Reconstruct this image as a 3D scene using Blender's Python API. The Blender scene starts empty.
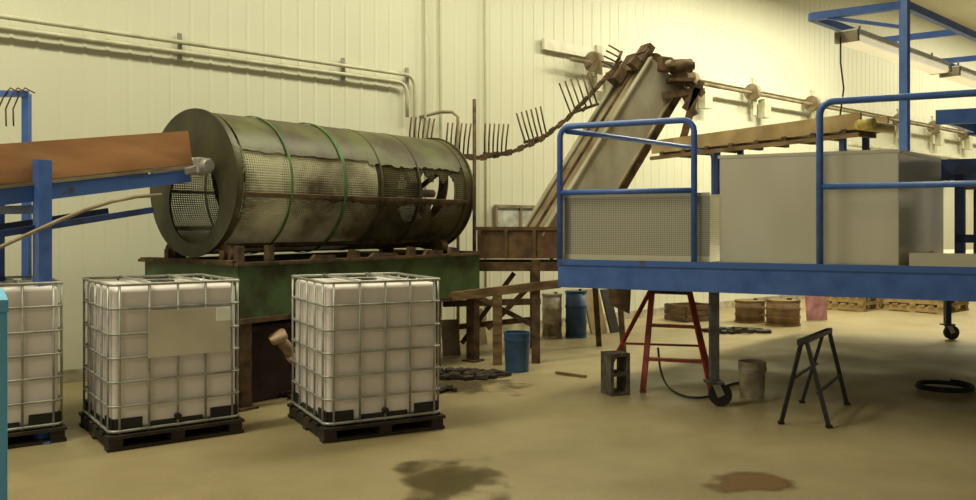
import bpy, bmesh, math, random
from mathutils import Vector, Matrix
random.seed(4)
S=bpy.context.scene
COL=S.collection
S.view_settings.view_transform='Standard'
# ------------------------------------------------------------------ camera
H=1.5; FPX=850.0
cd=bpy.data.cameras.new('camera'); cam=bpy.data.objects.new('camera',cd); COL.objects.link(cam)
cam.location=(0,0,H); cam.rotation_euler=(math.radians(90),0,0)
cd.sensor_width=36; cd.lens=36*FPX/976; cd.shift_y=-25/976; cd.clip_end=200
S.camera=cam
# ------------------------------------------------------------------ materials
def lin(c):
    return tuple(((x/255)/12.92 if x/255<=.04045 else ((x/255+.055)/1.055)**2.4) for x in c)
MATS={}
def mat(name,c,rough=.6,metal=0,c2=None,scale=6,bump=0,lo=.35,hi=.65,detail=6,stretch=None,spec=None,emit=0):
    if name in MATS: return MATS[name]
    m=bpy.data.materials.new(name); m.use_nodes=True; nt=m.node_tree; n=nt.nodes; L=nt.links
    b=n['Principled BSDF']; b.inputs['Roughness'].default_value=rough; b.inputs['Metallic'].default_value=metal
    if spec is not None: b.inputs['Specular IOR Level'].default_value=spec
    if c2 is None: c2=tuple(x*.72 for x in c)
    tc=n.new('ShaderNodeTexCoord'); mp=n.new('ShaderNodeMapping'); no=n.new('ShaderNodeTexNoise'); r=n.new('ShaderNodeValToRGB')
    if stretch: mp.inputs['Scale'].default_value=stretch
    L.new(tc.outputs['Object'],mp.inputs[0]); L.new(mp.outputs[0],no.inputs['Vector'])
    no.inputs['Scale'].default_value=scale; no.inputs['Detail'].default_value=detail
    r.color_ramp.elements[0].position=lo; r.color_ramp.elements[1].position=hi
    r.color_ramp.elements[0].color=(*lin(c2),1); r.color_ramp.elements[1].color=(*lin(c),1)
    L.new(no.outputs[0],r.inputs[0]); L.new(r.outputs[0],b.inputs['Base Color'])
    if emit:
        L.new(r.outputs[0],b.inputs['Emission Color']); b.inputs['Emission Strength'].default_value=emit
    if bump:
        bp=n.new('ShaderNodeBump'); bp.inputs['Strength'].default_value=bump; bp.inputs['Distance'].default_value=.01
        n2=n.new('ShaderNodeTexNoise'); n2.inputs['Scale'].default_value=scale*6; L.new(mp.outputs[0],n2.inputs['Vector'])
        L.new(n2.outputs[0],bp.inputs['Height']); L.new(bp.outputs[0],b.inputs['Normal'])
    MATS[name]=m; return m
M_wall=mat('painted_steel_panel',(220,219,198),.45,0,(212,210,187),.6,lo=.3,hi=.7,stretch=(1,1,.25))
M_ceil=mat('white_ceiling',(238,236,222),.6,0,(230,228,212),.5)
M_steel=mat('galvanised_steel',(184,184,178),.42,.4,(148,146,138),7)
M_sheet=mat('brushed_sheet_metal',(222,216,196),.28,.5,(206,200,176),1.3,lo=.3,hi=.7,stretch=(1,1,2))
M_box=mat('brushed_stainless_sheet',(232,224,202),.26,.6,(212,204,178),1.4,lo=.25,hi=.75,stretch=(2,2,.6))
M_cond=mat('grey_conduit',(212,208,184),.5,.0,(184,180,156),5)
M_wpipe=mat('pale_wall_pipe',(206,204,176),.5,0,(190,188,160),3)
M_blue=mat('blue_paint',(76,112,188),.4,0,(60,94,168),7,lo=.3,hi=.6)
M_bluer=mat('chipped_blue_paint',(66,104,180),.5,0,(84,66,52),6,lo=.3,hi=.4)
M_dblue=mat('dark_blue_paint',(40,64,124),.5,0,(30,42,74),7)
M_leg=mat('worn_blue_grey_steel',(96,98,104),.5,.3,(66,60,54),9)
M_rust=mat('rusty_steel',(108,82,54),.8,.1,(56,44,32),9,bump=.4)
M_rustl=mat('dusty_steel',(160,148,122),.6,.2,(120,102,76),4,bump=.2)
M_chute=mat('grey_dusty_panel',(186,180,162),.45,.2,(146,134,108),2.4,bump=.2,stretch=(1,1,.5))
M_slide=mat('grey_brown_plate',(150,138,112),.6,.1,(104,86,60),3,bump=.2)
M_green=mat('dull_green_paint',(82,106,62),.55,0,(62,66,38),3,bump=.2,lo=.38,hi=.55)
M_gdrum=mat('olive_green_steel',(86,88,46),.45,.0,(62,50,28),3.2,lo=.4,hi=.6,bump=.2)
M_enddisc=mat('dark_olive_disc',(68,66,40),.45,.0,(46,38,26),3,bump=.3)
M_mesh=mat('screen_wire',(226,222,196),.45,.25,(112,98,66),1.6,lo=.36,hi=.56)
M_mesh2=mat('grimy_screen_wire',(104,96,60),.6,.1,(58,46,30),3,lo=.38,hi=.62)
M_hoop=mat('grimy_hoop',(74,72,42),.6,.0,(52,42,28),5)
M_strap=mat('dull_green_strap',(84,120,66),.6)
M_dark=mat('dark_rubber',(34,32,30),.7,0,(20,18,17),9)
M_black=mat('black_paint',(26,26,28),.45)
M_brown=mat('dull_brown_board',(192,140,92),.6,0,(160,112,72),2.2,lo=.3,hi=.7,stretch=(1,1,4))
M_wood=mat('weathered_wood',(134,108,72),.8,0,(92,70,46),5,stretch=(1,1,3),bump=.2)
M_cratew=mat('dark_crate_wood',(110,84,56),.8,0,(72,54,36),5,stretch=(1,1,3),bump=.2)
M_tan=mat('tan_wood',(180,156,110),.75,0,(146,122,82),4)
M_dwood=mat('dark_wet_wood',(62,50,38),.8,0,(34,28,22),6,bump=.3)
M_poly=mat('milky_plastic',(244,236,236),.35,0,(226,216,214),1.6,lo=.3,hi=.7)
M_paper=mat('white_label',(252,252,250),.6,0,(246,246,242))
M_plate=mat('pale_silvery_plate',(218,212,196),.5,.05,(202,194,176),3)
M_red=mat('worn_red_paint',(166,58,42),.55,0,(118,44,32),8)
M_pink=mat('pink_foam',(206,146,150),.8)
M_bplast=mat('blue_plastic',(56,92,132),.5,0,(42,70,104),5)
M_lblue=mat('sky_blue_plastic',(120,204,255),.6,0,(114,198,254),2)
M_conc=mat('grey_concrete_block',(104,96,84),.9,0,(70,64,56),14,bump=.5)
M_pail=mat('grey_pail',(176,166,142),.5,.05,(120,104,80),8)
M_binb=mat('brown_fibre_drum',(140,110,72),.7,0,(102,78,50),5)
M_white=mat('white_enamel',(226,222,206),.4,0,(210,204,184))
M_tube=mat('lamp_diffuser',(240,230,196),.4,0,(228,216,176),3,emit=.6)
M_glass=mat('dusty_window_pane',(205,208,196),.2)
M_ochre=mat('yellow_paint',(190,166,84),.55)
M_brplate=mat('brown_rust_plate',(120,92,58),.75,.1,(80,60,42),6,bump=.3)
def perfmat():
    m=bpy.data.materials.new('perforated_sheet'); m.use_nodes=True; nt=m.node_tree;n=nt.nodes;L=nt.links;b=n['Principled BSDF']
    tc=n.new('ShaderNodeTexCoord'); sp=n.new('ShaderNodeSeparateXYZ'); cb=n.new('ShaderNodeCombineXYZ'); v=n.new('ShaderNodeTexVoronoi'); r=n.new('ShaderNodeValToRGB')
    L.new(tc.outputs['Object'],sp.inputs[0]); ad=n.new('ShaderNodeMath'); ad.operation='ADD'; L.new(sp.outputs[0],ad.inputs[0]); L.new(sp.outputs[1],ad.inputs[1])
    L.new(ad.outputs[0],cb.inputs[0]); L.new(sp.outputs[2],cb.inputs[1])
    v.voronoi_dimensions='2D'; v.inputs['Scale'].default_value=62; v.inputs['Randomness'].default_value=0
    L.new(cb.outputs[0],v.inputs['Vector']); L.new(v.outputs['Distance'],r.inputs[0])
    r.color_ramp.elements[0].position=.20; r.color_ramp.elements[0].color=(*lin((100,94,78)),1)
    r.color_ramp.elements[1].position=.34; r.color_ramp.elements[1].color=(*lin((200,196,176)),1)
    L.new(r.outputs[0],b.inputs['Base Color']); b.inputs['Roughness'].default_value=.28; b.inputs['Metallic'].default_value=.55
    return m
M_perf=perfmat()
def floormat():
    m=bpy.data.materials.new('stained_concrete_floor'); m.use_nodes=True; nt=m.node_tree;n=nt.nodes;L=nt.links;b=n['Principled BSDF']
    tc=n.new('ShaderNodeTexCoord')
    def noise(sc,det,lo,hi,c0,c1):
        a=n.new('ShaderNodeTexNoise'); a.inputs['Scale'].default_value=sc; a.inputs['Detail'].default_value=det; L.new(tc.outputs['Object'],a.inputs['Vector'])
        r=n.new('ShaderNodeValToRGB'); r.color_ramp.elements[0].position=lo; r.color_ramp.elements[1].position=hi
        r.color_ramp.elements[0].color=(*c0,1); r.color_ramp.elements[1].color=(*c1,1); L.new(a.outputs[0],r.inputs[0]); return r
    a=noise(.4,6,.35,.68,lin((142,127,94)),lin((160,145,110)))
    c=noise(2.2,9,.25,.6,(.84,.83,.79),(1,1,1)); d=noise(40,3,.3,.7,(.93,.93,.92),(1.03,1.03,1.03))
    m1=n.new('ShaderNodeMixRGB'); m1.blend_type='MULTIPLY'; m1.inputs[0].default_value=1; L.new(a.outputs[0],m1.inputs[1]); L.new(c.outputs[0],m1.inputs[2])
    m2=n.new('ShaderNodeMixRGB'); m2.blend_type='MULTIPLY'; m2.inputs[0].default_value=1; L.new(m1.outputs[0],m2.inputs[1]); L.new(d.outputs[0],m2.inputs[2])
    L.new(m2.outputs[0],b.inputs['Base Color'])
    r=noise(1.3,5,.35,.6,(.36,.36,.36),(.6,.6,.6)); L.new(r.outputs[0],b.inputs['Roughness'])
    return m
M_floor=floormat()
def stainmat(name,c,rough,rx,ry,seed,strength=1.0,soft=.5):
    m=bpy.data.materials.new(name); m.use_nodes=True; nt=m.node_tree;n=nt.nodes;L=nt.links;b=n['Principled BSDF']
    b.inputs['Roughness'].default_value=rough; b.inputs['Base Color'].default_value=(*lin(c),1)
    tc=n.new('ShaderNodeTexCoord'); mp=n.new('ShaderNodeMapping'); mp.inputs['Scale'].default_value=(1/rx,1/ry,0); L.new(tc.outputs['Object'],mp.inputs[0])
    ln=n.new('ShaderNodeVectorMath'); ln.operation='LENGTH'; L.new(mp.outputs[0],ln.inputs[0])
    mp2=n.new('ShaderNodeMapping'); mp2.inputs['Location'].default_value=(seed,seed*1.7,0); L.new(tc.outputs['Object'],mp2.inputs[0])
    no=n.new('ShaderNodeTexNoise'); no.inputs['Scale'].default_value=3.0; no.inputs['Detail'].default_value=5; no.inputs['Roughness'].default_value=.5; L.new(mp2.outputs[0],no.inputs['Vector'])
    a=n.new('ShaderNodeMath'); a.operation='MULTIPLY_ADD'; L.new(no.outputs[0],a.inputs[0]); a.inputs[1].default_value=2.6; L.new(ln.outputs['Value'],a.inputs[2])
    r=n.new('ShaderNodeMapRange'); r.interpolation_type='SMOOTHSTEP'; r.inputs[1].default_value=2.0-soft/2; r.inputs[2].default_value=2.0+soft/2; r.inputs[3].default_value=strength; r.inputs[4].default_value=0; L.new(a.outputs[0],r.inputs[0])
    L.new(r.outputs[0],b.inputs['Alpha']); return m
# ------------------------------------------------------------------ mesh builder
class B:
    def __init__(s): s.bm=bmesh.new()
    def hexa(s,p):
        v=[s.bm.verts.new(q) for q in p]
        for f in ((0,3,2,1),(4,5,6,7),(0,1,5,4),(1,2,6,5),(2,3,7,6),(3,0,4,7)): s.bm.faces.new([v[i] for i in f])
        return s
    def box(s,c,d,rz=0,M=None):
        R=M if M else Matrix.Rotation(rz,3,'Z'); c=Vector(c); P=[]
        for z in (-.5,.5):
            for x,y in ((-.5,-.5),(.5,-.5),(.5,.5),(-.5,.5)): P.append(c+R@Vector((x*d[0],y*d[1],z*d[2])))
        return s.hexa(P)
    def mm(s,a,b):
        return s.box([(a[i]+b[i])/2 for i in range(3)],[abs(b[i]-a[i]) for i in range(3)])
    def beam(s,p,q,w,h,up=(0,0,1)):
        p=Vector(p);q=Vector(q);x=(q-p); l=x.length; x.normalize(); up=Vector(up)
        y=up.cross(x)
        if y.length<1e-4: y=Vector((0,1,0)).cross(x)
        y.normalize(); z=x.cross(y); R=Matrix((x,y,z)).transposed()
        return s.box((p+q)/2,(l,w,h),M=R)
    def cyl(s,p,q,r,seg=12,r2=None,cap=True):
        p=Vector(p);q=Vector(q);r2=r if r2 is None else r2; x=(q-p).normalized()
        a=x.orthogonal().normalized(); b=x.cross(a); A=[];C=[]
        for i in range(seg):
            t=2*math.pi*i/seg; d=a*math.cos(t)+b*math.sin(t); A.append(s.bm.verts.new(p+d*r)); C.append(s.bm.verts.new(q+d*r2))
        for i in range(seg):
            j=(i+1)%seg; f=s.bm.faces.new((A[i],A[j],C[j],C[i])); f.smooth=seg>=10
        if cap: s.bm.faces.new(A[::-1]); s.bm.faces.new(C)
        return s
    def tube(s,pts,r,seg=8,closed=False):
        pts=[Vector(p) for p in pts]; n=len(pts); rings=[]; prev=None
        for i,p in enumerate(pts):
            if closed: t=pts[(i+1)%n]-pts[i-1]
            else: t=pts[min(i+1,n-1)]-pts[max(i-1,0)]
            t.normalize()
            if prev is None: a=t.orthogonal().normalized()
            else:
                a=prev-t*prev.dot(t)
                a=a.normalized() if a.length>1e-5 else t.orthogonal().normalized()
            prev=a; b=t.cross(a); rr=r[i] if isinstance(r,list) else r
            rings.append([s.bm.verts.new(p+(a*math.cos(2*math.pi*k/seg)+b*math.sin(2*math.pi*k/seg))*rr) for k in range(seg)])
        m=n if closed else n-1
        for i in range(m):
            A=rings[i];C=rings[(i+1)%n]
            for k in range(seg):
                j=(k+1)%seg; f=s.bm.faces.new((A[k],A[j],C[j],C[k])); f.smooth=True
        if not closed: s.bm.faces.new(rings[0][::-1]); s.bm.faces.new(rings[-1])
        return s
    def hoop(s,c,ax,ro,ri,w,seg=48,a0=0,a1=360,ref=None):
        c=Vector(c);ax=Vector(ax).normalized(); a=Vector(ref) if ref else ax.orthogonal().normalized(); b=ax.cross(a)
        full=abs(a1-a0)>=360; n=seg if full else seg+1; R=[]
        for i in range(n):
            t=math.radians(a0+(a1-a0)*i/seg); d=a*math.cos(t)+b*math.sin(t)
            R.append([s.bm.verts.new(c+d*r+ax*o) for r,o in ((ri,-w/2),(ro,-w/2),(ro,w/2),(ri,w/2))])
        for i in range(n if full else n-1):
            A=R[i];C=R[(i+1)%n]
            for k in range(4): 
                j=(k+1)%4; f=s.bm.faces.new((A[k],A[j],C[j],C[k])); f.smooth=False
        if not full: s.bm.faces.new(R[0][::-1]); s.bm.faces.new(R[-1])
        return s
    def prism(s,pts,d):
        d=Vector(d); A=[s.bm.verts.new(p) for p in pts]; C=[s.bm.verts.new(Vector(p)+d) for p in pts]; n=len(A)
        s.bm.faces.new(A[::-1]); s.bm.faces.new(C)
        for i in range(n): s.bm.faces.new((A[i],A[(i+1)%n],C[(i+1)%n],C[i]))
        return s
def finish(b,name,m,xf=None,bevel=0):
    if xf is not None: b.bm.transform(xf)
    bmesh.ops.recalc_face_normals(b.bm,faces=b.bm.faces)
    me=bpy.data.meshes.new(name); b.bm.to_mesh(me); b.bm.free(); me.materials.append(m)
    o=bpy.data.objects.new(name,me); COL.objects.link(o)
    if bevel:
        md=o.modifiers.new('bevel','BEVEL'); md.width=bevel; md.segments=2; md.limit_method='ANGLE'
    return o
def tag(o,label,cat,group=None):
    o['label']=label; o['category']=cat
    if group: o['group']=group
def thing(name,label,cat,loc=(0,0,0),rz=0,group=None):
    e=bpy.data.objects.new(name,None); e.empty_display_size=.1; COL.objects.link(e)
    e.location=loc; e.rotation_euler=(0,0,rz); tag(e,label,cat,group); return e
def exf(e): return Matrix.Translation(e.location)@Matrix.Rotation(e.rotation_euler[2],4,'Z')
def part(e,name,b,m,world=False,bevel=0,label=None):
    o=finish(b,name,m,exf(e).inverted() if world else None,bevel); o.parent=e
    if label: o['label']=label
    return o
def solo(name,b,m,label,cat,loc=(0,0,0),group=None,world=True,bevel=0,rz=0):
    o=finish(b,name,m,(Matrix.Translation(Vector(loc))@Matrix.Rotation(rz,4,'Z')).inverted() if world else None,bevel)
    o.location=loc; o.rotation_euler=(0,0,rz); tag(o,label,cat,group); return o
def copything(src,loc,rz,label=None):
    n=src.copy(); COL.objects.link(n); n.location=loc; n.rotation_euler=(0,0,rz)
    if label: n['label']=label
    for c in src.children:
        k=c.copy(); COL.objects.link(k); k.parent=n
    return n
# ------------------------------------------------------------------ room
W0=Vector((-4.06,8.07,0)); WD=Vector((.749,.662,0)).normalized(); WN=Vector((WD.y,-WD.x,0))
def W(s,z,off=0): return W0+WD*s+WN*off+Vector((0,0,z))
def ws(px):
    k=(px-488)/FPX
    return (W0.x-k*W0.y)/(k*WD.y-WD.x)
b=B(); prof=[]
s=-9.0
while s<70:
    prof+=[(s,0),(s+.160,0),(s+.176,.006),(s+.194,.006),(s+.209,0)]; s+=.21
prev=None
CEIL=6.9
for s,o in prof:
    a=(b.bm.verts.new(W(s,0,o)),b.bm.verts.new(W(s,CEIL,o)))
    if prev and (W(s,0,o)-prev[0].co).length>1e-5: b.bm.faces.new((prev[0],a[0],a[1],prev[1]))
    prev=a
o=finish(b,'wall_back',M_wall); o['kind']='structure'
b=B(); b.box((12,14,-.1),(90,90,.2)); o=finish(b,'floor',M_floor); o['kind']='structure'
b=B(); c=W(30,CEIL+.1,20); b.box(c,(80,40.0,.2),math.atan2(WD.y,WD.x)); o=finish(b,'ceiling',M_ceil); o['kind']='structure'
b=B(); b.beam(W(-9,.06,.03),W(69,.06,.03),.04,.12); o=finish(b,'baseboard_back',mat('wall_base_trim',(190,182,156),.6)); o['kind']='structure'
sa,sb=ws(493),ws(541)
b=B()
for z in (1.36,1.76): b.beam(W(sa,z,.05),W(sb,z,.05),.06,.04)
for s in (sa,(sa+sb)/2,sb): b.beam(W(s,1.36,.05),W(s,1.76,.05),.04,.06,up=WN)
o=finish(b,'window_1',M_rustl); o['kind']='structure'
b=B(); b.beam(W(sa,1.56,.045),W(sb,1.56,.045),.02,.38); p=finish(b,'window_pane',M_glass); p.parent=o
e=thing('electrical_conduit','pair of grey metal conduits along the ribbed wall','conduit',W(0,3.3,.06))
sE=ws(408)
for dz,ds in ((0,0),(-.1,-.12)):
    pts=[W(-6,3.38+dz,.09),W(sE+ds-.1,3.38+dz,.09)]
    for k in range(1,6):
        t=k/5*math.pi/2; pts.append(W(sE+ds-.1+.14*math.sin(t),3.38+dz-.14*(1-math.cos(t)),.09))
    pts.append(W(sE+ds+.04,2.85 if dz else 2.35,.09))
    part(e,'pipe',B().tube(pts,.024),M_cond,True)
for px in (-60,178,341,405):
    s=ws(px); b=B(); b.beam(W(s,3.2,.04),W(s,3.48,.04),.04,.03,up=WN); part(e,'bracket',b,M_steel,True)
for i,px in enumerate((423,438,483)):
    s=ws(px); b=B(); b.tube([W(s,.3 if i!=2 else 0.2,.05),W(s,CEIL-.05,.05)],.018)
    solo('wall_pipe',b,M_wpipe,'thin pale vertical pipe fixed to the ribbed wall','pipe',W(s,.2,.06),'vertical wall pipes')
e=thing('line_shaft','long pipe run on the wall carrying round pulleys and small boxes','pipe run',W(ws(600),3.9,.1))
part(e,'pipe',B().tube([W(ws(560),3.93,.22),W(66,3.93,.22)],.035),M_rustl,True)
part(e,'back_rail',B().beam(W(ws(540),4.12,.06),W(66,4.12,.06),.05,.16),M_white,True)
for px in (583,680,742,802,890,925,955):
    s=ws(px); q=W(s,3.95,.22)
    part(e,'pulley',B().cyl(q-WD*.06,q+WD*.06,.15,20),M_rustl,True)
    part(e,'bracket',B().beam(W(s+.25,3.55,.09),W(s+.25,4.25,.09),.12,.06,up=WN),M_cond,True)
    part(e,'switch_box',B().box(W(s+.55,3.7,.14),(.22,.14,.34),math.atan2(WD.y,WD.x)),M_cond,True)
e=thing('wall_rail','second lower grey rail with hangers on the far wall','rail',W(ws(850),3,.1))
part(e,'rail',B().tube([W(ws(840),3.25,.15),W(66,3.25,.15)],.05),M_cond,True)
for px in (862,885,905,925,943,958,970):
    s=ws(px); part(e,'hanger',B().beam(W(s,2.6,.15),W(s,3.3,.15),.1,.05,up=WN),M_rustl,True)
# ------------------------------------------------------------------ IBC tanks
TW,TD=.88,.90
def make_tank(loc,rz,label,plate):
    e=thing('bulk_liquid_tank',label,'liquid tank',loc,rz,'caged bulk liquid tanks')
    w,d=TW,TD
    b=B()
    for x in (-w/2-.0,0,w/2+.0): b.box((x*.92,0,.052),(.09,d+.02,.06))
    for i in range(6): b.box((0,-d/2+.02+i*(d-.04)/5,.092),(w+.04,.1,.022))
    for y in (-d/2,0,d/2): b.box((0,y*.94,.012),(w+.04,.09,.022))
    part(e,'pallet',b,M_dwood)
    b=B()
    for sx in (-1,1):
        for sy in (-1,1):
            b.box((sx*(w/2-.12),sy*(d/2-.022),.16),(.18,.025,.09)); b.box((sx*(w/2-.022),sy*(d/2-.12),.16),(.025,.18,.09))
    b.box((0,-d/2+.022,.14),(w*.4,.025,.05)); b.box((-w/2+.022,0,.14),(.025,d*.4,.05)); b.box((0,0,.112),(w-.01,d-.01,.02))
    part(e,'base_tray',b,M_black,bevel=.006)
    b=B(); b.box((0,0,.60),(w-.045,d-.045,.96)); o=part(e,'bottle',b,M_poly,bevel=.035); o.modifiers[0].segments=4; o.modifiers[0].harden_normals=True
    for f in o.data.polygons: f.use_smooth=True
    b=B(); b.cyl((0,0,1.07),(0,0,1.095),.1,24); part(e,'lid',b,M_black)
    b=B()
    x0,x1,y0,y1=-w/2,w/2,-d/2,d/2
    for z in (.125,.29,.45,.61,.77,.94,1.10):
        q=[]
        for cx,cy,a in ((x1-.05,y1-.05,0),(x0+.05,y1-.05,90),(x0+.05,y0+.05,180),(x1-.05,y0+.05,270)):
            for k in range(4):
                t=math.radians(a+k*30); q.append((cx+.05*math.cos(t),cy+.05*math.sin(t),z))
        b.tube(q,.011 if z in (.125,1.10) else .009,6,True)
    n=5
    for i in range(n):
        x=x0+.06+(w-.12)*i/(n-1)
        for y in (y0,y1): b.tube([(x,y,.11),(x,y,1.10)],.008,6)
    for i in range(n):
        y=y0+.06+(d-.12)*i/(n-1)
        for x in (x0,x1): b.tube([(x,y,.11),(x,y,1.10)],.008,6)
    for x in (-w*.2,w*.2): b.tube([(x,y0,1.105),(x,y1,1.105)],.011,6)
    part(e,'cage',b,M_steel)
    b=B(); b.cyl((0.0,y0+.03,.18),(0.0,y0-.015,.18),.022,14); part(e,'valve',b,M_black)
    if plate:
        b=B(); b.box((.08,y0-.016,.76),(.56,.006,.32)); part(e,'sign_plate',b,M_plate,label='blank pale silvery plate')
        b=B(); b.box((.31,y0-.024,.865),(.10,.006,.09)); part(e,'paper_label',b,M_paper,label='small white sticker')
    return e
def tc(C,phi):
    a=math.radians(phi); return (C[0]+TW/2*math.cos(a)-TD/2*math.sin(a), C[1]+TW/2*math.sin(a)+TD/2*math.cos(a),0),a
l,a=tc((-1.12,5.85),28); T3=make_tank(l,a,'caged white plastic liquid tank without plate on a dark pallet',False)
l,a=tc((-2.50,5.62),36); make_tank(l,a,'caged white plastic liquid tank with blank pale plate',True)
l,a=tc((-3.66,5.38),36); copything(T3,l,a,'caged white plastic liquid tank standing below the feed conveyor')
# ------------------------------------------------------------------ trommel
TL=3.0; RZ=math.atan2(.799,.602)
e=thing('trommel_screen','long rusty olive rotary drum screen on a green trough frame','drum screen',(-2.5,7.3,0),RZ)
CZ=1.86; R=.6
def cy(x,th,r=R):
    t=math.radians(th); return Vector((x,-r*math.cos(t),CZ+r*math.sin(t)))
AX=(1,0,0); REF=(0,-1,0)
def hp(b,x,ro,ri,w,t0=0,t1=360,seg=64): return b.hoop((x,0,CZ),AX,ro,ri,w,seg,-t1,-t0,REF)
part(e,'end_ring',hp(B(),-.01,R+.02,R-.02,.06),M_gdrum)
b=B(); n=64; prevv=None
for i in range(n+1):
    t=2*math.pi*i/n
    o_=Vector((-.055,-(R+.035)*math.cos(t),CZ+(R+.035)*math.sin(t)))
    in_=Vector((-.055,-(.36)*math.cos(t)-.03,CZ-.16+.36*math.sin(t)))
    cur=[b.bm.verts.new(o_),b.bm.verts.new(in_),b.bm.verts.new(o_+Vector((.02,0,0))),b.bm.verts.new(in_+Vector((.02,0,0)))]
    if prevv:
        p_=prevv
        b.bm.faces.new((p_[0],cur[0],cur[1],p_[1])); b.bm.faces.new((p_[2],p_[3],cur[3],cur[2])); b.bm.faces.new((p_[0],p_[2],cur[2],cur[0])); b.bm.faces.new((p_[1],cur[1],cur[3],p_[3]))
    prevv=cur
bmesh.ops.remove_doubles(b.bm,verts=b.bm.verts,dist=1e-5)
part(e,'end_disc',b,M_enddisc,label='dark olive end disc with low opening')
part(e,'end_ring',hp(hp(B(),TL,R+.02,R-.02,.12),TL+.05,R+.04,R-.08,.02),M_gdrum)
for x in (1.65,2.2): part(e,'hoop',hp(B(),x,R+.018,R-.02,.02),M_hoop)
for x,w_ in ((.52,.022),(1.15,.036)): part(e,'strap',hp(B(),x,R+.028,R+.019,w_),M_strap,label='thin green strap band')
part(e,'cover',hp(B(),TL/2,R+.014,R+.006,TL-.1,26,132,40),M_gdrum,label='curved olive green steel cover')
nx=124; na=172
def opening(x,th): return 2.16<x<2.76 and -20+10*math.sin(x*17)<th<12+5*math.sin(x*31)
def shell(lo,hi,m,lab):
    b=B(); G={}
    def gv(i,j):
        j%=na
        if (i,j) not in G: G[(i,j)]=b.bm.verts.new(cy(.06+i*(TL-.12)/nx,360*j/na,R-.01))
        return G[(i,j)]
    for i in range(lo,hi):
        for j in range(na):
            th=(360*j/na+180)%360-180; x=.06+i*(TL-.12)/nx
            if 30<th<128 or opening(x,th): continue
            b.bm.faces.new((gv(i,j),gv(i+1,j),gv(i+1,j+1),gv(i,j+1)))
    o=part(e,'screen_mesh',b,m,label=lab); md=o.modifiers.new('w','WIREFRAME'); md.thickness=.017; md.use_even_offset=False
shell(0,66,M_mesh,'fine silver screen mesh'); shell(66,nx,M_mesh2,'grimy dark screen mesh')
for th in (-62,-10,150,185,220,260):
    b=B(); b.beam(cy(0,th,R+.01),cy(TL,th,R+.01),.035,.03,up=cy(0,th,1)-Vector((0,0,CZ)))
    part(e,'longitudinal_bar',b,M_rust)
def flaps(base,hmin,hmax,x0,x1,n,m,lab):
    b=B(); st=(x1-x0)/n; hs=[random.uniform(hmin,hmax) for _ in range(n+1)]
    for k in range(1,n): hs[k]=(hs[k-1]+hs[k])/2
    for k in range(n):
        x=x0+k*st; h0,h1=hs[k],hs[k+1]
        b.hexa([cy(x,base-h0,R+.008),cy(x+st,base-h1,R+.008),cy(x+st,base+2,R+.008),cy(x,base+2,R+.008),
            cy(x,base-h0,R+.014),cy(x+st,base-h1,R+.014),cy(x+st,base+2,R+.014),cy(x,base+2,R+.014)])
    part(e,'torn_flap',b,m,label=lab)
flaps(26,0,3,.12,1.5,60,M_gdrum,'worn edge of the cover')
flaps(26,2,7,1.5,2.9,60,M_gdrum,'ragged edge of the cover')
flaps(-11,1,6,.9,2.9,60,M_rust,'ragged rusty strip along the drum')
b=B(); N=150; pv=None
for i in range(N+1):
    x=.15+(TL-.3)*i/N; th=i/N*360*3.2
    a=(b.bm.verts.new(cy(x,th,R-.03)),b.bm.verts.new(cy(x,th,R-.16)))
    if pv: b.bm.faces.new((pv[0],a[0],a[1],pv[1]))
    pv=a
o=part(e,'spiral_flight',b,M_rust); md=o.modifiers.new('s','SOLIDIFY'); md.thickness=.01
b=B()
for x in (2.15,2.75): 
    b.cyl((x,0,CZ),(x+.05,0,CZ),.12,20)
    for k in range(4): b.beam((x+.02,0,CZ),cy(x+.02,k*90+30,R-.03),.03,.05)
b.cyl((1.9,0,CZ),(TL+.1,0,CZ),.045,14)
part(e,'end_spider',b,M_rust)
x0,x1,y0,y1=-.05,3.12,-.65,.70
b=B()
for y in (y0,y1): b.mm((x0,y-.012,.74),(x1,y+.012,1.17)); 
for x in (x0,x1): b.mm((x-.012,y0,.74),(x+.012,y1,1.17))
part(e,'trough',b,M_green,label='dull green painted trough side')
for y in (y0,y1): part(e,'bottom_flange',B().mm((x0-.02,y-.04,.70),(x1,y+.04,.74)),M_rust)
b=B()
for y in (y0,y1): b.mm((x0-.05,y-.05,1.17),(x1+.03,y+.05,1.195))
for x in (x0,x1): b.mm((x-.06,y0,1.172),(x+.06,y1,1.21))
part(e,'rusty_rim',b,M_rust)
b=B(); b.hexa([(x0+.05,y0+.03,1.05),(x1-.05,y0+.03,1.05),(x1-.05,0,.78),(x0+.05,0,.78),(x0+.05,y0+.03,1.06),(x1-.05,y0+.03,1.06),(x1-.05,0,.8),(x0+.05,0,.8)])
b.hexa([(x0+.05,0,.78),(x1-.05,0,.78),(x1-.05,y1-.03,1.05),(x0+.05,y1-.03,1.05),(x0+.05,0,.8),(x1-.05,0,.8),(x1-.05,y1-.03,1.06),(x0+.05,y1-.03,1.06)])
part(e,'hopper_floor',b,M_rust)
for x in (x0+.06,1.6,x1-.06):
    for y in (y0+.03,y1-.03):
        part(e,'leg',B().mm((x-.05,y-.05,0),(x+.05,y+.05,.72)).mm((x-.09,y-.09,0),(x+.09,y+.09,.02)),M_rust)
for x in (.05,2.75):
    for sy in (-1,1):
        q=cy(x,-90+sy*34,R+.03+.085) 
        part(e,'support_roller',B().cyl(q-Vector((.05,0,0)),q+Vector((.05,0,0)),.08,20),M_rust)
        part(e,'roller_bracket',B().mm((x-.09,q.y-.03,1.0),(x-.07,q.y+.03,q.z+.02)).mm((x+.07,q.y-.03,1.0),(x+.09,q.y+.03,q.z+.02)).mm((x-.12,q.y-.09,1.0),(x+.12,q.y+.09,1.03)),M_rust)
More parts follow.
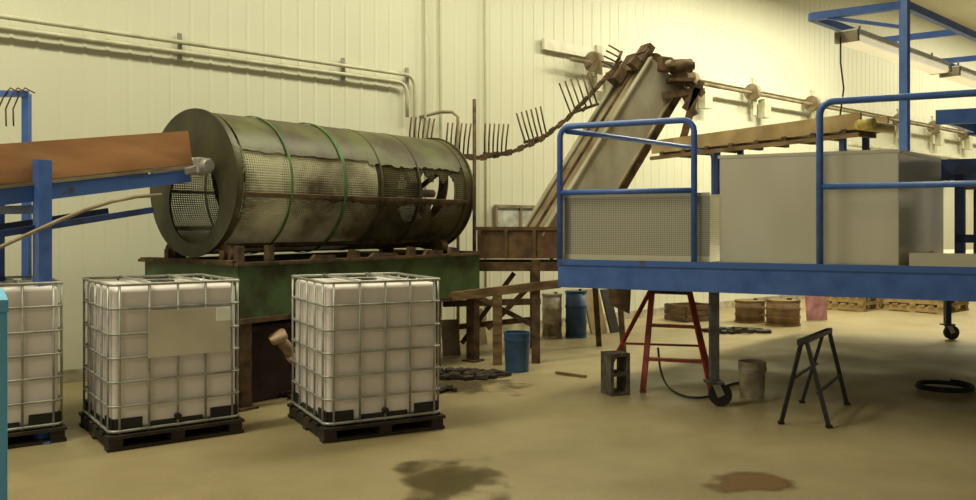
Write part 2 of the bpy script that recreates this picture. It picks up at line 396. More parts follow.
for k,(x,l_,h) in enumerate(((.7,.3,.04),(1.15,.14,.08),(1.42,.4,.035),(1.95,.12,.09),(2.2,.3,.05),(2.6,.16,.07))):
    b=B(); b.prism([(x,y0-.02,1.197),(x+l_,y0-.02,1.197),(x+l_*.9,y0-.02,1.197+h*.8),(x+l_*.15,y0-.02,1.197+h)],(0,.04,0))
    part(e,'guide_bracket',b,M_rust)
for x in (x0+.0,.25): part(e,'end_post',B().mm((x-.03,y0-.03,1.19),(x+.03,y0+.03,1.33)),M_rust)
# short pale fitting with flanges
q0=Vector((.30,y0-.06,.56)); q1=Vector((.40,y0-.10,.42)); q2=Vector((.48,y0-.11,.34))
part(e,'drain_fitting',B().cyl(q0,q1,.05,16).cyl(q0-Vector((.02,0,-.03)),q0+Vector((.012,0,-.02)),.075,16).cyl(q1,q2,.065,16).cyl(q2,q2+Vector((.03,0,-.03)),.04,12).beam(q1+Vector((0,-.07,.02)),q1+Vector((.09,-.08,.05)),.02,.02),mat('pale_pipe_fitting',(182,154,130),.6,0,(132,100,80),9),label='short pale valve fitting')
b=B(); b.mm((.1,y0+.15,.0),(.75,y0+.75,.62)); b.mm((.05,y0+.1,.6),(.8,y0+.8,.66)); part(e,'sump_box',b,mat('dark_purple_brown_steel',(66,46,52),.7),bevel=.01)
# ------------------------------------------------------------------ feed conveyor
A=Vector((.602,.799,0)); Nn=Vector((.799,-.602,0)); L0=Vector((-2.5,7.3,0))
e=thing('feed_conveyor','inclined feed conveyor with brown side boards on blue steel frame','conveyor',L0-A*2.4)
def FC(t,n,z):
    return L0-A*t+Nn*n+Vector((0,0,2.11-.15*t+z))
t0,t1=.26,4.2
for n in (.28,-.28): part(e,'side_board',B().beam(FC(t0,n,.06),FC(t1,n,.06),.03,.27),M_brown,True,label='dull brown side board')
part(e,'belt',B().beam(FC(t0,0,-.02),FC(t1,0,-.02),.5,.015),M_dark,True)
for n in (.3,-.3):
    part(e,'frame_rail',B().beam(FC(.28,n,-.17),FC(t1,n,-.17),.05,.10),M_bluer,True)
    part(e,'edge_strip',B().beam(FC(.26,n+.03,-.095),FC(t1,n+.03,-.095),.02,.025),M_rustl,True)
part(e,'head_roller',B().cyl(FC(.16,-.3,-.1),FC(.16,.3,-.1),.075,20),M_steel,True)
part(e,'bearing_block',B().box(FC(.18,.34,-.1),(.13,.08,.13),RZ).cyl(FC(.18,.36,-.1),FC(.18,.44,-.1),.055,14).beam(FC(.1,.34,-.1),FC(.34,.34,-.13),.04,.06),M_steel,True,bevel=.01)
for t in (1.47,3.2):
    for n in (.36,-.36):
        g=FC(t,n,0); part(e,'leg',B().beam((g.x,g.y,0),(g.x,g.y,g.z+.06),.09,.09,up=Nn).mm((g.x-.1,g.y-.1,0),(g.x+.1,g.y+.1,.015)),M_blue,True)
    part(e,'cross_member',B().beam(FC(t,.36,-.28),FC(t,-.36,-.28),.06,.06),M_blue,True)
for n in (.33,-.33):
    part(e,'brace',B().beam(FC(.62,n,-.40),FC(2.9,n,-.42),.04,.045),M_dblue,True)
q=[FC(t,.42,-.42+.16*math.sin((t)*1.9)-.02*t) for t in [x*.2 for x in range(3,18)]]
part(e,'hose',B().tube(q,.014),M_rustl,True)
e=thing('blue_rack','blue steel upright rack with hanging rake tines','rack',(-4.1,7.0,0))
g=Vector((-3.80,7.0,0))
part(e,'upright',B().beam(g,g+Vector((0,0,2.58)),.055,.055,up=(0,1,0)),M_blue,True)
part(e,'upright',B().beam(g+Vector((-.5,-.2,0)),g+Vector((-.5,-.2,2.55)),.055,.055,up=(0,1,0)),M_blue,True)
part(e,'top_bar',B().beam(g+Vector((-.55,-.2,2.55)),g+Vector((.02,0.0,2.58)),.05,.05),M_blue,True)
for k in range(3):
    p=g+Vector((-.10+.06*k,-.06,2.62)); part(e,'tine',B().tube([p+Vector((.07,.02,-.04)),p,p+Vector((-.03,-.03,-.06)),p+Vector((-.07,-.05,-.18)),p+Vector((-.06,-.06,-.32))],.006,6),M_rust,True)
# ------------------------------------------------------------------ elevator with fork chain
Pb=Vector((.66,9.95,1.10)); Pt=Vector((2.08,10.6,3.34)); D=(Pt-Pb).normalized(); hd=Vector((D.x,D.y,0)).normalized(); SD=Vector((hd.y,-hd.x,0)); UP=D.cross(SD)*-1
if UP.z<0: UP=-UP
e=thing('inclined_elevator','steep grey steel elevator with rusty head and fork chain','elevator',(.7,10.1,0))
def EL(t,n,h): return Pb+D*t+SD*n+UP*h
LT=(Pt-Pb).length
HW=.27
for n in (HW,-HW):
    part(e,'side_panel',B().beam(EL(.12,n,.06),EL(LT,n,.06),.03,.50,up=UP),M_chute,True,label='dusty grey side panel')
    part(e,'side_flange',B().beam(EL(.12,n+.0,.315),EL(LT,n+.0,.315),.08,.02,up=UP),M_chute,True)
    part(e,'side_flange',B().beam(EL(.12,n+.02,-.19),EL(LT,n+.02,-.19),.07,.02,up=UP),M_rustl,True)
    part(e,'lower_channel',B().beam(EL(.35,n,-.26),EL(LT+.05,n,-.26),.05,.10,up=UP),M_rust,True)
part(e,'slide_plate',B().beam(EL(.1,0,.28),EL(LT-.1,0,.28),2*HW-.04,.012,up=UP),M_slide,True)
part(e,'return_chain',B().beam(EL(.15,.0,.30),EL(LT-.1,.0,.30),.03,.03,up=UP),M_rust,True)
b=B()
for k in range(9): b.beam(EL(.3+k*.27,-HW,-.22),EL(.3+k*.27,HW,-.22),.04,.04)
part(e,'cross_bar',b,M_rust,True)
part(e,'head_shaft',B().cyl(EL(LT,-.44,.15),EL(LT,.54,.15),.04,14),M_rustl,True)
for n in (-.16,.16): part(e,'sprocket',B().cyl(EL(LT,n-.02,.15),EL(LT,n+.02,.15),.18,16),M_rust,True)
for n in (-.38,.38): part(e,'bearing_block',B().box(EL(LT,n,.15),(.18,.1,.18),math.atan2(hd.y,hd.x)),M_rust,True,bevel=.02)
RM=Matrix((D,SD,UP)).transposed()
part(e,'head_guard',B().box(EL(LT-.05,0,.36),(.3,.5,.03),M=RM).box(EL(LT-.28,-.1,.40),(.18,.18,.12),M=RM).box(EL(LT-.16,.2,.42),(.12,.1,.14),M=RM).box(EL(LT+.12,.1,.34),(.14,.2,.1),M=RM),M_rust,True)
m0=EL(LT,.3,.12)+Vector((.14,-.05,.0))
part(e,'drive_motor',B().cyl(m0+Vector((-.05,0,.0)),m0+Vector((.2,.05,.02)),.085,18).cyl(m0+Vector((.2,.05,.02)),m0+Vector((.24,.05,.02)),.05,18).cyl(m0+Vector((.05,-.02,-.12)),m0+Vector((.05,.12,-.12)),.1,16).box(m0+Vector((.06,0,-.17)),(.3,.2,.04)),M_rust,True)
for d0,d1 in (((.02,0,.05),(.36,-.1,-.28)),((.08,0,-.1),(.26,-.1,-.52)),((.34,-.1,-.12),(.14,-.1,-.45)),((-.12,-.02,-.28),(.36,-.1,-.22)),((.28,-.1,-.2),(.12,-.1,-.8))):
    part(e,'head_bracket',B().beam(EL(LT,.34,0)+Vector(d0),EL(LT,.34,0)+Vector(d1),.06,.08),M_rust,True)
for n in (.27,-.27):
    g=EL(1.0,n,-.25); part(e,'leg',B().beam((g.x+.12,g.y,0),g,.05,.05,up=SD),M_rust,True)
b=B(); b.mm((-.12,9.6,1.15),(.86,9.64,1.47)); b.mm((-.12,10.4,1.15),(.86,10.44,1.47)); b.mm((-.12,9.6,1.12),(.86,10.44,1.16)); b.mm((-.14,9.58,1.44),(.88,9.65,1.48)); b.mm((0.84,9.6,1.15),(.88,10.44,1.3))
for x in (-.1,.2,.52,.84): b.mm((x-.02,9.575,1.12),(x+.02,9.6,1.47))
part(e,'boot_hopper',b,M_brplate,True)
for y in (9.62,10.39): part(e,'base_rail',B().mm((-.35,y-.04,.98),(.95,y+.04,1.08)),M_rust,True)
for x,y in ((.52,9.25),(-.2,9.65),(-.2,10.4),(.56,10.4)):
    part(e,'leg',B().mm((x-.045,y-.045,0),(x+.045,y+.045,1.12 if y<9.5 else .98)),M_rust,True)
for p_,q_,w_,h_,mm_ in (((-.62,8.95,.72),(.78,9.28,.86),.07,.09,M_wood),((-.5,9.5,.62),(.6,9.8,.62),.06,.07,M_rust),((.0,9.45,.35),(.52,9.25,.9),.05,.05,M_rust),((-.45,9.3,.9),(.5,9.26,.4),.05,.05,M_rust),((-.5,9.9,.3),(.55,10.3,.36),.06,.06,M_rust),((-.3,9.7,.15),(.3,9.75,.95),.04,.05,M_rust)):
    part(e,'brace',B().beam(p_,q_,w_,h_),mm_,True)
for x,y in ((-.55,8.97),(.1,9.12)): part(e,'timber_leg',B().mm((x-.05,y-.04,0),(x+.05,y+.04,.76)),M_wood,True)
def P(px,py,Y): return Vector(((px-488)/FPX*Y,Y,H-(py-225)/FPX*Y))
ch=[P(402,150,10.2),P(420,151,10.2),P(445,155,10.2),P(480,158,10.2),P(512,152,10.2),P(540,140,10.25),P(567,119,10.35),P(590,95,10.45),P(607,76,10.55),P(620,63,10.6)]
fine=[]
for i in range(len(ch)-1):
    n=max(2,int((ch[i+1]-ch[i]).length/.07))
    for k in range(n): fine.append(ch[i].lerp(ch[i+1],k/n))
fine.append(ch[-1])
for off in (-.12,.12):
    b=B()
    for i in range(len(fine)-1):
        a0,a1=fine[i]+Vector((0,off,0)),fine[i+1]+Vector((0,off,0))
        b.beam(a0,a1,.016 if i%2 else .04,.055 if i%2 else .028)
    part(e,'chain',b,M_rust,True)
def fork(c,tilt,n=5,w=.24,h=.34):
    R_=Matrix.Rotation(math.radians(tilt),3,'Y'); b=B()
    b.tube([c+R_@Vector((-w/2-.02,0,0)),c+R_@Vector((w/2+.02,0,0))],.018,6)
    for k in range(n):
        x=-w/2+w*k/(n-1); b.tube([c+R_@Vector((x,0,0)),c+R_@Vector((x*1.05,-.03,h*.5)),c+R_@Vector((x*1.1+.01,-.0,h))],.0105,6)
    b.beam(c+R_@Vector((0,-.14,0)),c+R_@Vector((0,.14,0)),.03,.03)
    part(e,'fork',b,M_rust,True)
fork(P(420,148,10.15),4,h=.36,n=6,w=.25); fork(P(457,155,10.15),3,h=.38,n=6,w=.25); fork(P(495,154,10.15),2,h=.36,n=6,w=.25); fork(P(536,139,10.2),-16,n=6,w=.27,h=.36); fork(P(584,109,10.4),-20,w=.34,h=.4,n=6); fork(P(618,60,10.5),-66,w=.2,h=.18,n=4)
solo('steel_pole',B().tube([(-.16,10.0,0),(-.16,10.0,2.98)],.022),M_rust,'thin rusty upright pole standing at the trough end','pole',(-.16,10.0,0))
q=[P(399,150,10.9),P(399,122,10.9),P(404,116,10.9),P(420,117,10.9),P(440,112,10.9),P(452,112,10.9),P(458,117,10.9),P(458,160,10.9)]
e2=thing('pipe_frame','bent grey pipe frame standing behind the drum end','pipe frame',(q[0].x,10.9,0))
part(e2,'pipe',B().tube([(q[0].x,10.9,0)]+q+[(q[-1].x,10.9,0)],.022),M_rustl,True)
# ------------------------------------------------------------------ platform
F=Vector((.626,7.6,0)); U=Vector((.894,-.447,0)); V=Vector((.66,.751,0))
def PL(u,v,z): return F+U*u+V*v+Vector((0,0,z))
def sk(b,u0,u1,v0,v1,z0,z1):
    return b.hexa([PL(u0,v0,z0),PL(u1,v0,z0),PL(u1,v1,z0),PL(u0,v1,z0),PL(u0,v0,z1),PL(u1,v0,z1),PL(u1,v1,z1),PL(u0,v1,z1)])
PU,PV=7.2,5.9; DK=1.165  # unseen right end lengthened to block light and darken the floor below
e=thing('work_platform','raised blue steel work platform with guard rails and caster legs','platform',PL(2,2,0))
part(e,'front_beam',sk(B(),0,PU,0,.08,.945,DK),M_blue,True)
part(e,'side_beam',sk(B(),0,.08,.08,PV,.97,DK-.01),M_blue,True)
part(e,'side_beam',sk(B(),PU-.08,PU,.08,PV,.97,DK-.01),M_blue,True)
part(e,'rear_beam',sk(B(),.08,PU-.08,PV-.08,PV,.97,DK-.01),M_blue,True)
for k in range(7): part(e,'joist',sk(B(),.08,PU-.08,.8*k+.5,.8*k+.56,1.0,DK-.02),M_dblue,True)
part(e,'deck',sk(B(),.0,PU,.0,PV,DK,DK+.012),M_sheet,True)
part(e,'toe_lip',sk(B(),0,PU,-.012,0,DK-.02,DK+.03),M_bluer,True)
def rail(us,v,zt,zm):
    f=lambda s,z:PL(s,v,z)
    a,c=us; r=.1; b=B()
    q=[f(a,DK)]
    for k in range(6): t=k/5*math.pi/2; q.append(f(a+r-r*math.cos(t),zt-r+r*math.sin(t)))
    for k in range(6): t=k/5*math.pi/2; q.append(f(c-r+r*math.sin(t),zt-r+r*math.cos(t)))
    q.append(f(c,DK)); b.tube(q,.027,10)
    b.tube([f(a,zm),f(c,zm)],.024,10)
    part(e,'guard_rail',b,M_blue,True)
rail((.0,1.2),.03,2.38,1.79)
rail((2.18,6.0),.03,2.46,1.80)
q=[PL(.05,.05,2.34),PL(.1,.6,2.34),PL(.12,2.62,2.34),PL(.12,2.72,2.31),PL(.12,2.75,2.24),PL(.12,2.75,DK)]
part(e,'guard_rail',B().tube(q,.025,10),M_blue,True)
def caster(u,v,zt=.95):
    p=PL(u,v,0)
    part(e,'leg',B().mm((p.x-.035,p.y-.035,.2),(p.x+.035,p.y+.035,zt)).mm((p.x-.07,p.y-.07,.19),(p.x+.07,p.y+.07,.21)),M_leg if v<1 else M_dblue,True)
    for sy in (-.04,.04): part(e,'caster_fork',B().beam((p.x,p.y+sy,.2),(p.x+.05,p.y+sy,.09),.012,.06),M_steel,True)
    part(e,'caster_wheel',B().cyl((p.x+.05,p.y-.028,.095),(p.x+.05,p.y+.028,.095),.093,24).cyl((p.x+.05,p.y-.035,.095),(p.x+.05,p.y+.035,.095),.03,12),M_dark,True)
caster(1.35,.06); caster(6.6,.06); caster(1.78,PV-.15); caster(6.6,PV-.15)
uz=math.atan2(U.y,U.x)
e=thing('perforated_bin','open metal bin with perforated sheet sides standing on deck','metal bin',PL(-.04,.12,DK+.012),uz)
b=B(); b.box((.66,0,.29),(1.32,.012,.56)); b.box((.66,.5,.29),(1.32,.012,.56)); b.box((.0,.25,.29),(.012,.5,.56)); b.box((1.32,.25,.29),(.012,.5,.56))
part(e,'perforated_side',b,M_perf)
part(e,'rim',B().box((.66,-.005,.58),(1.34,.04,.03)).box((.66,.505,.58),(1.34,.04,.03)).box((.66,-.008,.03),(1.34,.02,.06)),M_sheet)
part(e,'bottom',B().box((.66,.25,.015),(1.3,.5,.02)),M_dark)
e=thing('sheet_metal_box','large brushed stainless sheet metal box standing on platform deck','metal box',PL(2.0,.8,DK+.012))
part(e,'body',sk(B(),1.33,2.69,.2,1.55,DK+.02,2.07),M_box,True,bevel=.008)
part(e,'top_lip',sk(B(),1.32,2.70,.19,1.56,2.06,2.085),M_sheet,True)
part(e,'base_flange',sk(B(),1.31,2.71,.17,1.58,DK+.013,DK+.025),M_steel,True)
b=B(); sk(b,2.75,4.2,.25,.9,DK+.013,DK+.03); sk(b,2.75,4.2,.25,.27,DK+.03,DK+.12); sk(b,2.75,2.77,.27,.9,DK+.03,DK+.12)
solo('shallow_tray',b,M_sheet,'shallow grey sheet metal tray on the deck','tray',PL(3.3,.5,DK))
e=thing('sorting_conveyor','dark blue steel sorting conveyor with gearbox on the platform','conveyor',PL(3.4,1.6,DK))
for v in (1.2,1.9): part(e,'frame_rail',sk(B(),2.75,6.2,v,v+.06,1.88,2.06),M_dblue,True)
part(e,'end_rail',sk(B(),2.75,2.82,1.26,1.9,1.93,2.06),M_dblue,True)
part(e,'belt',sk(B(),2.8,6.2,1.27,1.9,2.02,2.04),M_dark,True)
for u in (2.85,3.5,5.3):
    for v in (1.23,1.93): part(e,'leg',sk(B(),u,u+.07,v-.03,v+.04,DK+.012,1.93),M_dblue,True)
q=PL(3.2,1.3,1.5); part(e,'gearbox',B().box(q,(.32,.3,.34),uz).box(q+Vector((0,0,-.2)),(.4,.34,.05),uz).cyl(q-V*.2,q-V*.15,.09,16).box(q+Vector((.0,0,.2)),(.2,.2,.06),uz),M_dwood,True,bevel=.015)
part(e,'gear_guard',B().box(PL(3.3,1.1,1.84),(.7,.04,.09),uz),M_rust,True)
part(e,'lower_rail',sk(B(),2.85,6.2,1.2,1.24,1.35,1.42),M_dblue,True)
e=thing('belt_stand','blue steel support stand for a second upper conveyor','steel stand',PL(4,2.8,DK))
for v in (.98,2.1): part(e,'rail',sk(B(),2.76,6.2,v,v+.06,2.34,2.46),M_blue,True)
for u in (3.6,5.6):
    for v in (.98,2.1): part(e,'leg',sk(B(),u,u+.06,v,v+.06,DK+.012,2.34),M_blue,True)
for u in (2.78,4.2): part(e,'cross_rail',sk(B(),u,u+.05,1.04,2.1,2.36,2.44),M_blue,True)
e=thing('transfer_conveyor','tan wooden trough conveyor spanning above the platform','conveyor',(2.7,9.2,DK))
p,q=Vector((2.1,10.0,2.36)),Vector((3.62,7.95,2.42)); dd=(q-p).normalized(); sd=Vector((dd.y,-dd.x,0)).normalized()
for n in (-.24,.24): part(e,'side_board',B().beam(p+sd*n+Vector((0,0,.04)),q+sd*n+Vector((0,0,.04)),.03,.15),M_tan,True)
part(e,'trough_bottom',B().beam(p,q,.44,.03),M_wood,True)
b=B()
for k in range(8): c=p.lerp(q,(k+.5)/8)+Vector((0,0,-.05)); b.beam(c-sd*.27,c+sd*.27,.05,.05)
part(e,'cross_slat',b,M_rust,True)
part(e,'under_rail',B().beam(p+sd*.27+Vector((0,0,-.09)),q+sd*.27+Vector((0,0,-.09)),.03,.04),M_wood,True)
part(e,'end_roller',B().cyl(q-sd*.27,q+sd*.27,.05,16),M_ochre,True)
part(e,'end_motor',B().cyl(q+sd*.27+Vector((0,0,.0)),q+sd*.27+dd*.14+Vector((0,0,.0)),.045,16),M_ochre,True)
for t in (.35,.92):
    for n in (-.2,.2):
        c=p.lerp(q,t)+sd*n; part(e,'leg',B().beam((c.x,c.y,DK+.012),(c.x,c.y,c.z-.02),.05,.05,up=dd),M_dblue,True)
e=thing('lighting_frame','overhead blue tubular frame holding fluorescent lamps','light frame',(3.7,7.5,DK))
A1=Vector((3.03,7.97,3.45)); B1=Vector((3.69,7.53,3.45)); dv=Vector((.73,.684,0)).normalized()
part(e,'top_beam',B().beam(A1,B1,.06,.07),M_blue,True)
part(e,'top_beam',B().beam(A1,A1+dv*5.2,.06,.07),M_blue,True)
part(e,'top_beam',B().beam(B1,B1+dv*5.2,.06,.07),M_blue,True)
for t in (1.5,3.2,5.2): part(e,'cross_beam',B().beam(A1+dv*t,B1+dv*t,.05,.06),M_blue,True)
for t in (0,4.2):
    g=B1+dv*t; part(e,'post',B().beam((g.x,g.y,DK+.012),(g.x,g.y,3.7 if t==0 else 3.45),.07,.07,up=dv),M_blue,True)
part(e,'knee_brace',B().beam(A1+Vector((.05,-.03,0)),(B1.x,B1.y,3.25),.03,.03),M_blue,True)
for k in range(2):
    a=Vector((3.42,8.12,3.30))+dv*(k*2.75); c=a+dv*2.5
    f=thing('fluorescent_lamp','cream fluorescent fixture hanging from blue frame','lamp',a,0,'platform fluorescent lamps')
    part(f,'housing',B().beam(a+Vector((0,0,.04)),c+Vector((0,0,.04)),.22,.05),M_white,True)
    part(f,'diffuser',B().beam(a+dv*.05-Vector((0,0,.02)),c-dv*.05-Vector((0,0,.02)),.20,.07),M_tube,True,bevel=.02)
    for t in (.02,2.48): part(f,'end_cap',B().box(a+dv*t+Vector((0,0,.0)),(.05,.22,.1),math.atan2(dv.y,dv.x)),M_rustl,True)
    for t in (.3,2.2): part(f,'hanger',B().tube([a+dv*t+Vector((0,0,.06)),a+dv*t+Vector((-.0,0,.15))],.01,6),M_black,True)
    if k==0:
        q=Vector((3.36,8.1,3.3)); part(f,'cord',B().tube([q,q+Vector((0,0,-.25)),q+Vector((.03,0,-.5)),q+Vector((-.01,0,-.8))],.008,6),M_black,True)
# ------------------------------------------------------------------ floor objects
def gp(px,py): Y=FPX*H/(py-225); return Vector(((px-488)/FPX*Y,Y,0))
def pail(loc,r,h,m,name,label,cat,handle=True):
    top=1.12; e=thing(name,label,cat,loc,0); b=B(); r0=r/top
    b.cyl((0,0,0),(0,0,h),r0,28,r,cap=False); b.cyl((0,0,.01),(0,0,.012),r0*.98,28); b.cyl((0,0,.012),(0,0,h),r0*.96,28,r*.96,cap=False)
    for z in (h*.82,h*.98): b.hoop((0,0,z),(0,0,1),r*1.03,r*.95,.02,28)
    part(e,'body',b,m)
    if handle:
        q=[(r*1.05*math.cos(t),-.35*r*math.sin(t)-r*.75*math.sin(t),h*.88-r*.5*math.sin(t)) for t in [k*math.pi/10 for k in range(11)]]
        part(e,'handle',B().tube(q,.005,6),M_steel)
    return e
pail(gp(517,371),.135,.40,M_bplast,'pail','blue plastic pail standing alone on the floor','pail',False)
def barrel(loc,r,h,m,label,cap=True,hoops=True):
    e=thing('barrel',label,'barrel',loc); b=B(); b.cyl((0,0,0),(0,0,h),r,28)
    part(e,'body',b,m)
    if hoops:
        for z in (.015,h*.35,h*.66,h-.015): part(e,'hoop',B().hoop((0,0,z),(0,0,1),r*1.05,r*.9,.03,28),m)
    if cap: part(e,'cap',B().cyl((r*.4,0,h),(r*.4,0,h+.025),r*.15,14),M_black)
barrel(gp(552,337),.13,.58,M_pail,'stained grey drum beside the blue barrel')
barrel(gp(576,337),.14,.62,M_bplast,'tall blue barrel beside the grey drum')
barrel(gp(750,322),.22,.34,M_binb,'low brown fibre drum near the wall')
barrel(gp(783,325),.24,.38,M_binb,'wide brown fibre drum beside the pink board')
pail(gp(752,397),.115,.31,M_pail,'pail','dirty grey paint pail on the floor near the caster','pail')
c=gp(617,396); e=thing('concrete_block','grey hollow concrete block standing on end','concrete block',c+Vector((0,.1,0)),.35)
b=B(); w,d,h=.19,.19,.37; t=.03
b.mm((-w/2,-d/2,0),(-w/2+t,d/2,h)); b.mm((w/2-t,-d/2,0),(w/2,d/2,h)); 
for z in (0,h/2-t/2,h-t): b.mm((-w/2+t,-d/2,z),(w/2-t,d/2,z+t))
part(e,'block_shell',b,M_conc)
e=thing('stepladder','worn red folding stepladder standing below the platform','ladder',(1.75,8.1,0))
tl,tr=Vector((1.54,7.95,.93)),Vector((1.84,7.80,.93))
fl,fr=Vector((1.40,7.68,0)),Vector((1.98,7.5,0)); bl,br=Vector((1.22,8.7,0)),Vector((2.22,8.5,0))
part(e,'front_rail',B().beam(fl,tl,.05,.025),M_red,True); part(e,'front_rail',B().beam(fr,tr,.05,.025),M_red,True)
part(e,'rear_rail',B().beam(bl,tl+Vector((.02,.08,0)),.04,.02),M_red,True); part(e,'rear_rail',B().beam(br,tr+Vector((.02,.08,0)),.04,.02),M_red,True)
for t in (.3,.62,.94): part(e,'tread',B().beam(fl.lerp(tl,t),fr.lerp(tr,t),.08,.025),M_rust if t>.9 else M_red,True)
part(e,'rear_brace',B().beam(bl.lerp(tl,.35),br.lerp(tr,.35),.03,.02),M_red,True)
b=B(); b.hexa([Vector(v) for v in ((1.22,8.5,.70),(1.40,8.4,.62),(1.40,8.44,.62),(1.22,8.54,.70),(1.2,8.5,.96),(1.42,8.4,.965),(1.42,8.44,.965),(1.2,8.54,.96))])
solo('hanging_rag',b,M_cratew,'small brown rag hanging below the platform edge','rag',(1.3,8.5,.6))
q=[(1.66,8.3,.3),(1.64,8.1,.12),(1.65,7.9,.02),(1.66,7.55,.012),(1.72,7.35,.012),(1.82,7.32,.012),(1.95,7.4,.012),(2.05,7.65,.012),(2.3,8.0,.012),(2.5,8.1,.012)]
def smooth(q):
    q=[Vector(x) for x in q]
    for _ in range(2):
        n=[q[0]]
        for i in range(len(q)-1): n+= [q[i].lerp(q[i+1],.25),q[i].lerp(q[i+1],.75)]
        n.append(q[-1]); q=n
    return q
solo('power_cable',B().tube(smooth(q),.011,6),M_black,'black power cable lying in loops on the floor','cable',(1.7,7.5,0))
e=thing('trestle_stand','thin black folding steel trestle stand on the floor','trestle',(2.6,6.8,0))
f1,f2,f3,f4=gp(781,424),gp(829,428),gp(847,405),gp(802,403)
P1=Vector((2.36,6.40,.62)); P2=Vector((2.84,7.08,.62)); dx=Vector((.08,-.06,0))
for f,p in ((f1,P1),(f2,P1+dx*.4),(f3,P2),(f4,P2-dx*.4)):
    part(e,'leg',B().beam(f+Vector((0,0,.005)),p,.027,.027),M_black,True)
for f in (f1,f2,f3,f4): part(e,'foot',B().box((f.x,f.y,.012),(.04,.04,.022)),M_dark,True)
part(e,'top_bar',B().beam(P1-(P2-P1)*.06,P2+(P2-P1)*.04,.04,.04),M_black,True)
part(e,'cross_bar',B().beam(f1.lerp(P1,.55),f4.lerp(P2,.55),.018,.018),M_black,True)
part(e,'cross_bar',B().beam(f2.lerp(P1,.4),f3.lerp(P2,.4),.018,.018),M_black,True)
b=B(); c=gp(945,390)
q=[(c.x+(.24-.01*t/6.28)*math.cos(t),c.y+(.24-.01*t/6.28)*math.sin(t),.014+.02*t/6.28) for t in [i*math.pi/18 for i in range(78)]]
b.tube(q,.013,6)
solo('hose_coil',b,M_dark,'thin black hose coiled flat on the floor','hose',c)
def pallet(loc,rz,label):
    b=B()
    for x in (-.5,0,.5): b.box((x,0,.06),(.1,1.0,.09))
    for i in range(7): b.box((0,-.45+i*.15,.12),(1.15,.1,.025))
    for y in (-.45,0,.45): b.box((0,y,.0125),(1.15,.1,.02))
    return solo('pallet',b,M_tan,label,'pallet',loc,'wooden pallets by the wall',world=False,rz=rz)
wz=math.atan2(WD.y,WD.x)
p0=pallet(gp(850,308),wz,'pale wooden pallet lying flat on the floor')
for i,(px,py,z) in enumerate(((850,308,.136),(926,310,0),(926,310,.136))):
    o=p0.copy(); COL.objects.link(o); o.location=gp(px,py)+Vector((0,0,z)); o.rotation_euler=(0,0,wz)
def crate(loc,w,d,h,rz,label,m):
    e=thing('crate',label,'crate',loc,rz); b=B()
    for k in range(3):
        z=h*(k+.5)/3; b.box((0,-d/2,z),(w,.02,h/3-.015)); b.box((0,d/2,z),(w,.02,h/3-.015)); b.box((-w/2,0,z),(.02,d,h/3-.015)); b.box((w/2,0,z),(.02,d,h/3-.015))
    part(e,'slats',b,m); b=B()
    for sx in (-1,1):
        for sy in (-1,1): b.box((sx*(w/2-.03),sy*(d/2-.03),h/2),(.04,.04,h))
    part(e,'corner_post',b,m); part(e,'bottom_board',B().box((0,0,.02),(w-.03,d-.03,.02)),m)
crate(gp(690,320),.6,.5,.26,.5,'dark stained wooden crate under the platform',M_cratew)
def lean(name,px,py,w,h,t,m,label,cat,rz,tilt=.25,lift=0):
    g=gp(px,py); R3=Matrix.Rotation(rz,3,'Z')@Matrix.Rotation(-tilt,3,'X'); b=B()
    b.box(g+R3@Vector((0,0,h/2))+Vector((0,0,.01)),(w,t,h),M=R3)
    solo(name,b,m,label,cat,g)
lean('foam_board',817,321,.36,.42,.04,M_pink,'pink foam board leaning upright','foam board',.3,.1)
lean('leaning_board',599,334,.28,.62,.03,M_tan,'pale board leaning near the blue barrel','board',.6,.3)
lean('leaning_board',615,333,.16,.62,.03,M_dwood,'dark narrow board leaning near the barrels','board',.6,.35)
lean('leaning_board',452,357,.2,.42,.03,M_rustl,'weathered board leaning under the elevator base','board',.3,.3)
lean('leaning_board',480,345,.2,.45,.03,M_tan,'pale board leaning under the elevator base','board',.5,.3)
def heap(px,py,n,sp,m,label):
    g=gp(px,py); b=B()
    for k in range(n):
        a=random.uniform(0,6.28); r=random.uniform(0,1)**.7*sp
        z=.03*(1-r/sp)+.012; s1=random.uniform(.05,.18)
        R3=Matrix.Rotation(random.uniform(0,3),3,'Z')@Matrix.Rotation(random.uniform(-.2,.2),3,'X')
        b.box((g.x+r*math.cos(a),g.y+r*math.sin(a)*.5,z+.01),(s1,random.uniform(.02,.08),.03),M=R3)
    o=solo('debris_heap',b,m,label,'debris',g); o['kind']='stuff'
heap(460,376,70,.45,M_dwood,'dark wet debris scattered on the floor')
heap(425,392,30,.3,M_dwood,'small dark debris scattered near the tank')
heap(735,332,60,.5,M_dwood,'dark scraps lying under the platform')
heap(275,395,50,.4,M_dwood,'dark scraps between the tanks')
solo('wood_stick',B().beam(gp(556,374)+Vector((0,0,.015)),gp(586,378)+Vector((0,0,.015)),.03,.025),M_wood,'short wooden stick lying on the floor','stick',gp(570,376))
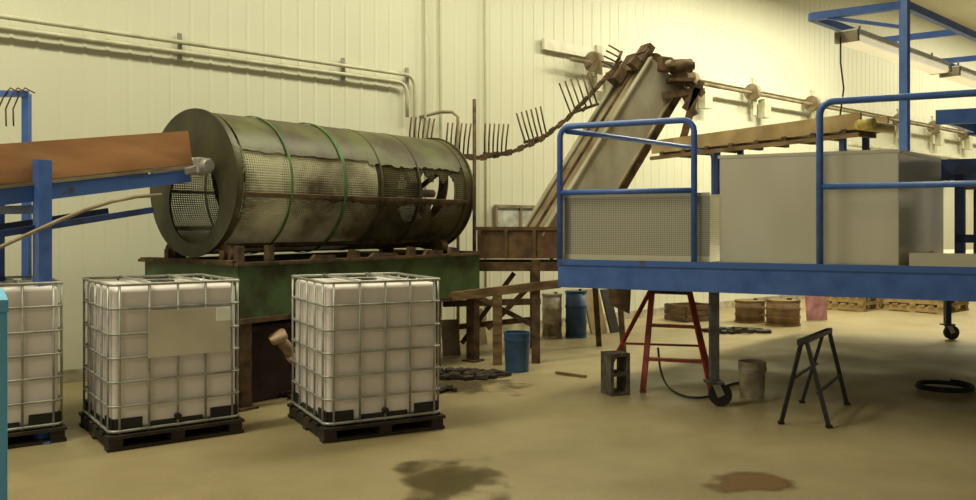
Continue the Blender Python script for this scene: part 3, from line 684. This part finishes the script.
def stain(name,px,py,hx,hy,m,label,cat):
    g=gp(px,py); b=B(); b.mm((-hx,-hy,.0008),(hx,hy,.002)); o=solo(name,b,m,label,cat,(g.x,g.y,0),world=False)
stain('water_puddle',455,480,.72,1.0,stainmat('wet_floor_stain',(96,84,54),.25,.32,.48,3.1,.6,.8),'thin wet irregular puddle on the concrete','puddle')
stain('rust_stain',757,482,.6,.5,stainmat('rust_floor_stain',(124,94,52),.4,.30,.22,8.2,.7,.8),'dull brown puddle stain on the concrete','stain')
stain('damp_patch',440,385,1.2,.9,stainmat('damp_floor_patch',(86,74,50),.5,.7,.5,1.4,.65,1.0),'dark damp dirt patch below the drum','stain')
an=math.radians(31); cw=Vector((math.cos(an),math.sin(an),0)); cdp=Vector((-math.sin(an),math.cos(an),0)); cor=Vector((-1.128,2.0,0))
e=thing('blue_bin','bright sky blue plastic bin with a flat lid standing close by','bin',cor-cw*.25+cdp*.2,an)
part(e,'body',B().mm((-.25,-.2,0),(.248,.2,1.295)),M_lblue,bevel=.003)
part(e,'lid',B().mm((-.254,-.204,1.295),(.25,.204,1.325)),M_lblue,bevel=.003)
# ------------------------------------------------------------------ lights: rows of ceiling strips parallel to the wall, then an added fill lamp
def strip(s,off,ln,pw,z=6.7,wd=.5):
    l=bpy.data.lights.new('strip_or_fill_lamp','AREA'); l.energy=pw; l.shape='RECTANGLE'; l.size=ln; l.size_y=wd; l.color=(1,.955,.68)
    o=bpy.data.objects.new('strip_or_fill_lamp',l); COL.objects.link(o); o.location=W(s,z,off); o.rotation_euler=(0,0,math.atan2(WD.y,WD.x))
strip(-2.4,2.9,5,330,6.5)
strip(4.3,2.9,4,220,6.3,.8)
strip(11.5,2.7,6,560,5.9)
strip(22,2.8,9,520)
strip(33,3.0,10,620)
strip(-7,6.5,2.5,110,5.6,1.0)  # unseen fill added behind the camera to brighten tank, board and bin fronts
w=bpy.data.worlds.new('world'); S.world=w; w.use_nodes=True
w.node_tree.nodes['Background'].inputs[0].default_value=(1,.95,.75,1); w.node_tree.nodes['Background'].inputs[1].default_value=.34
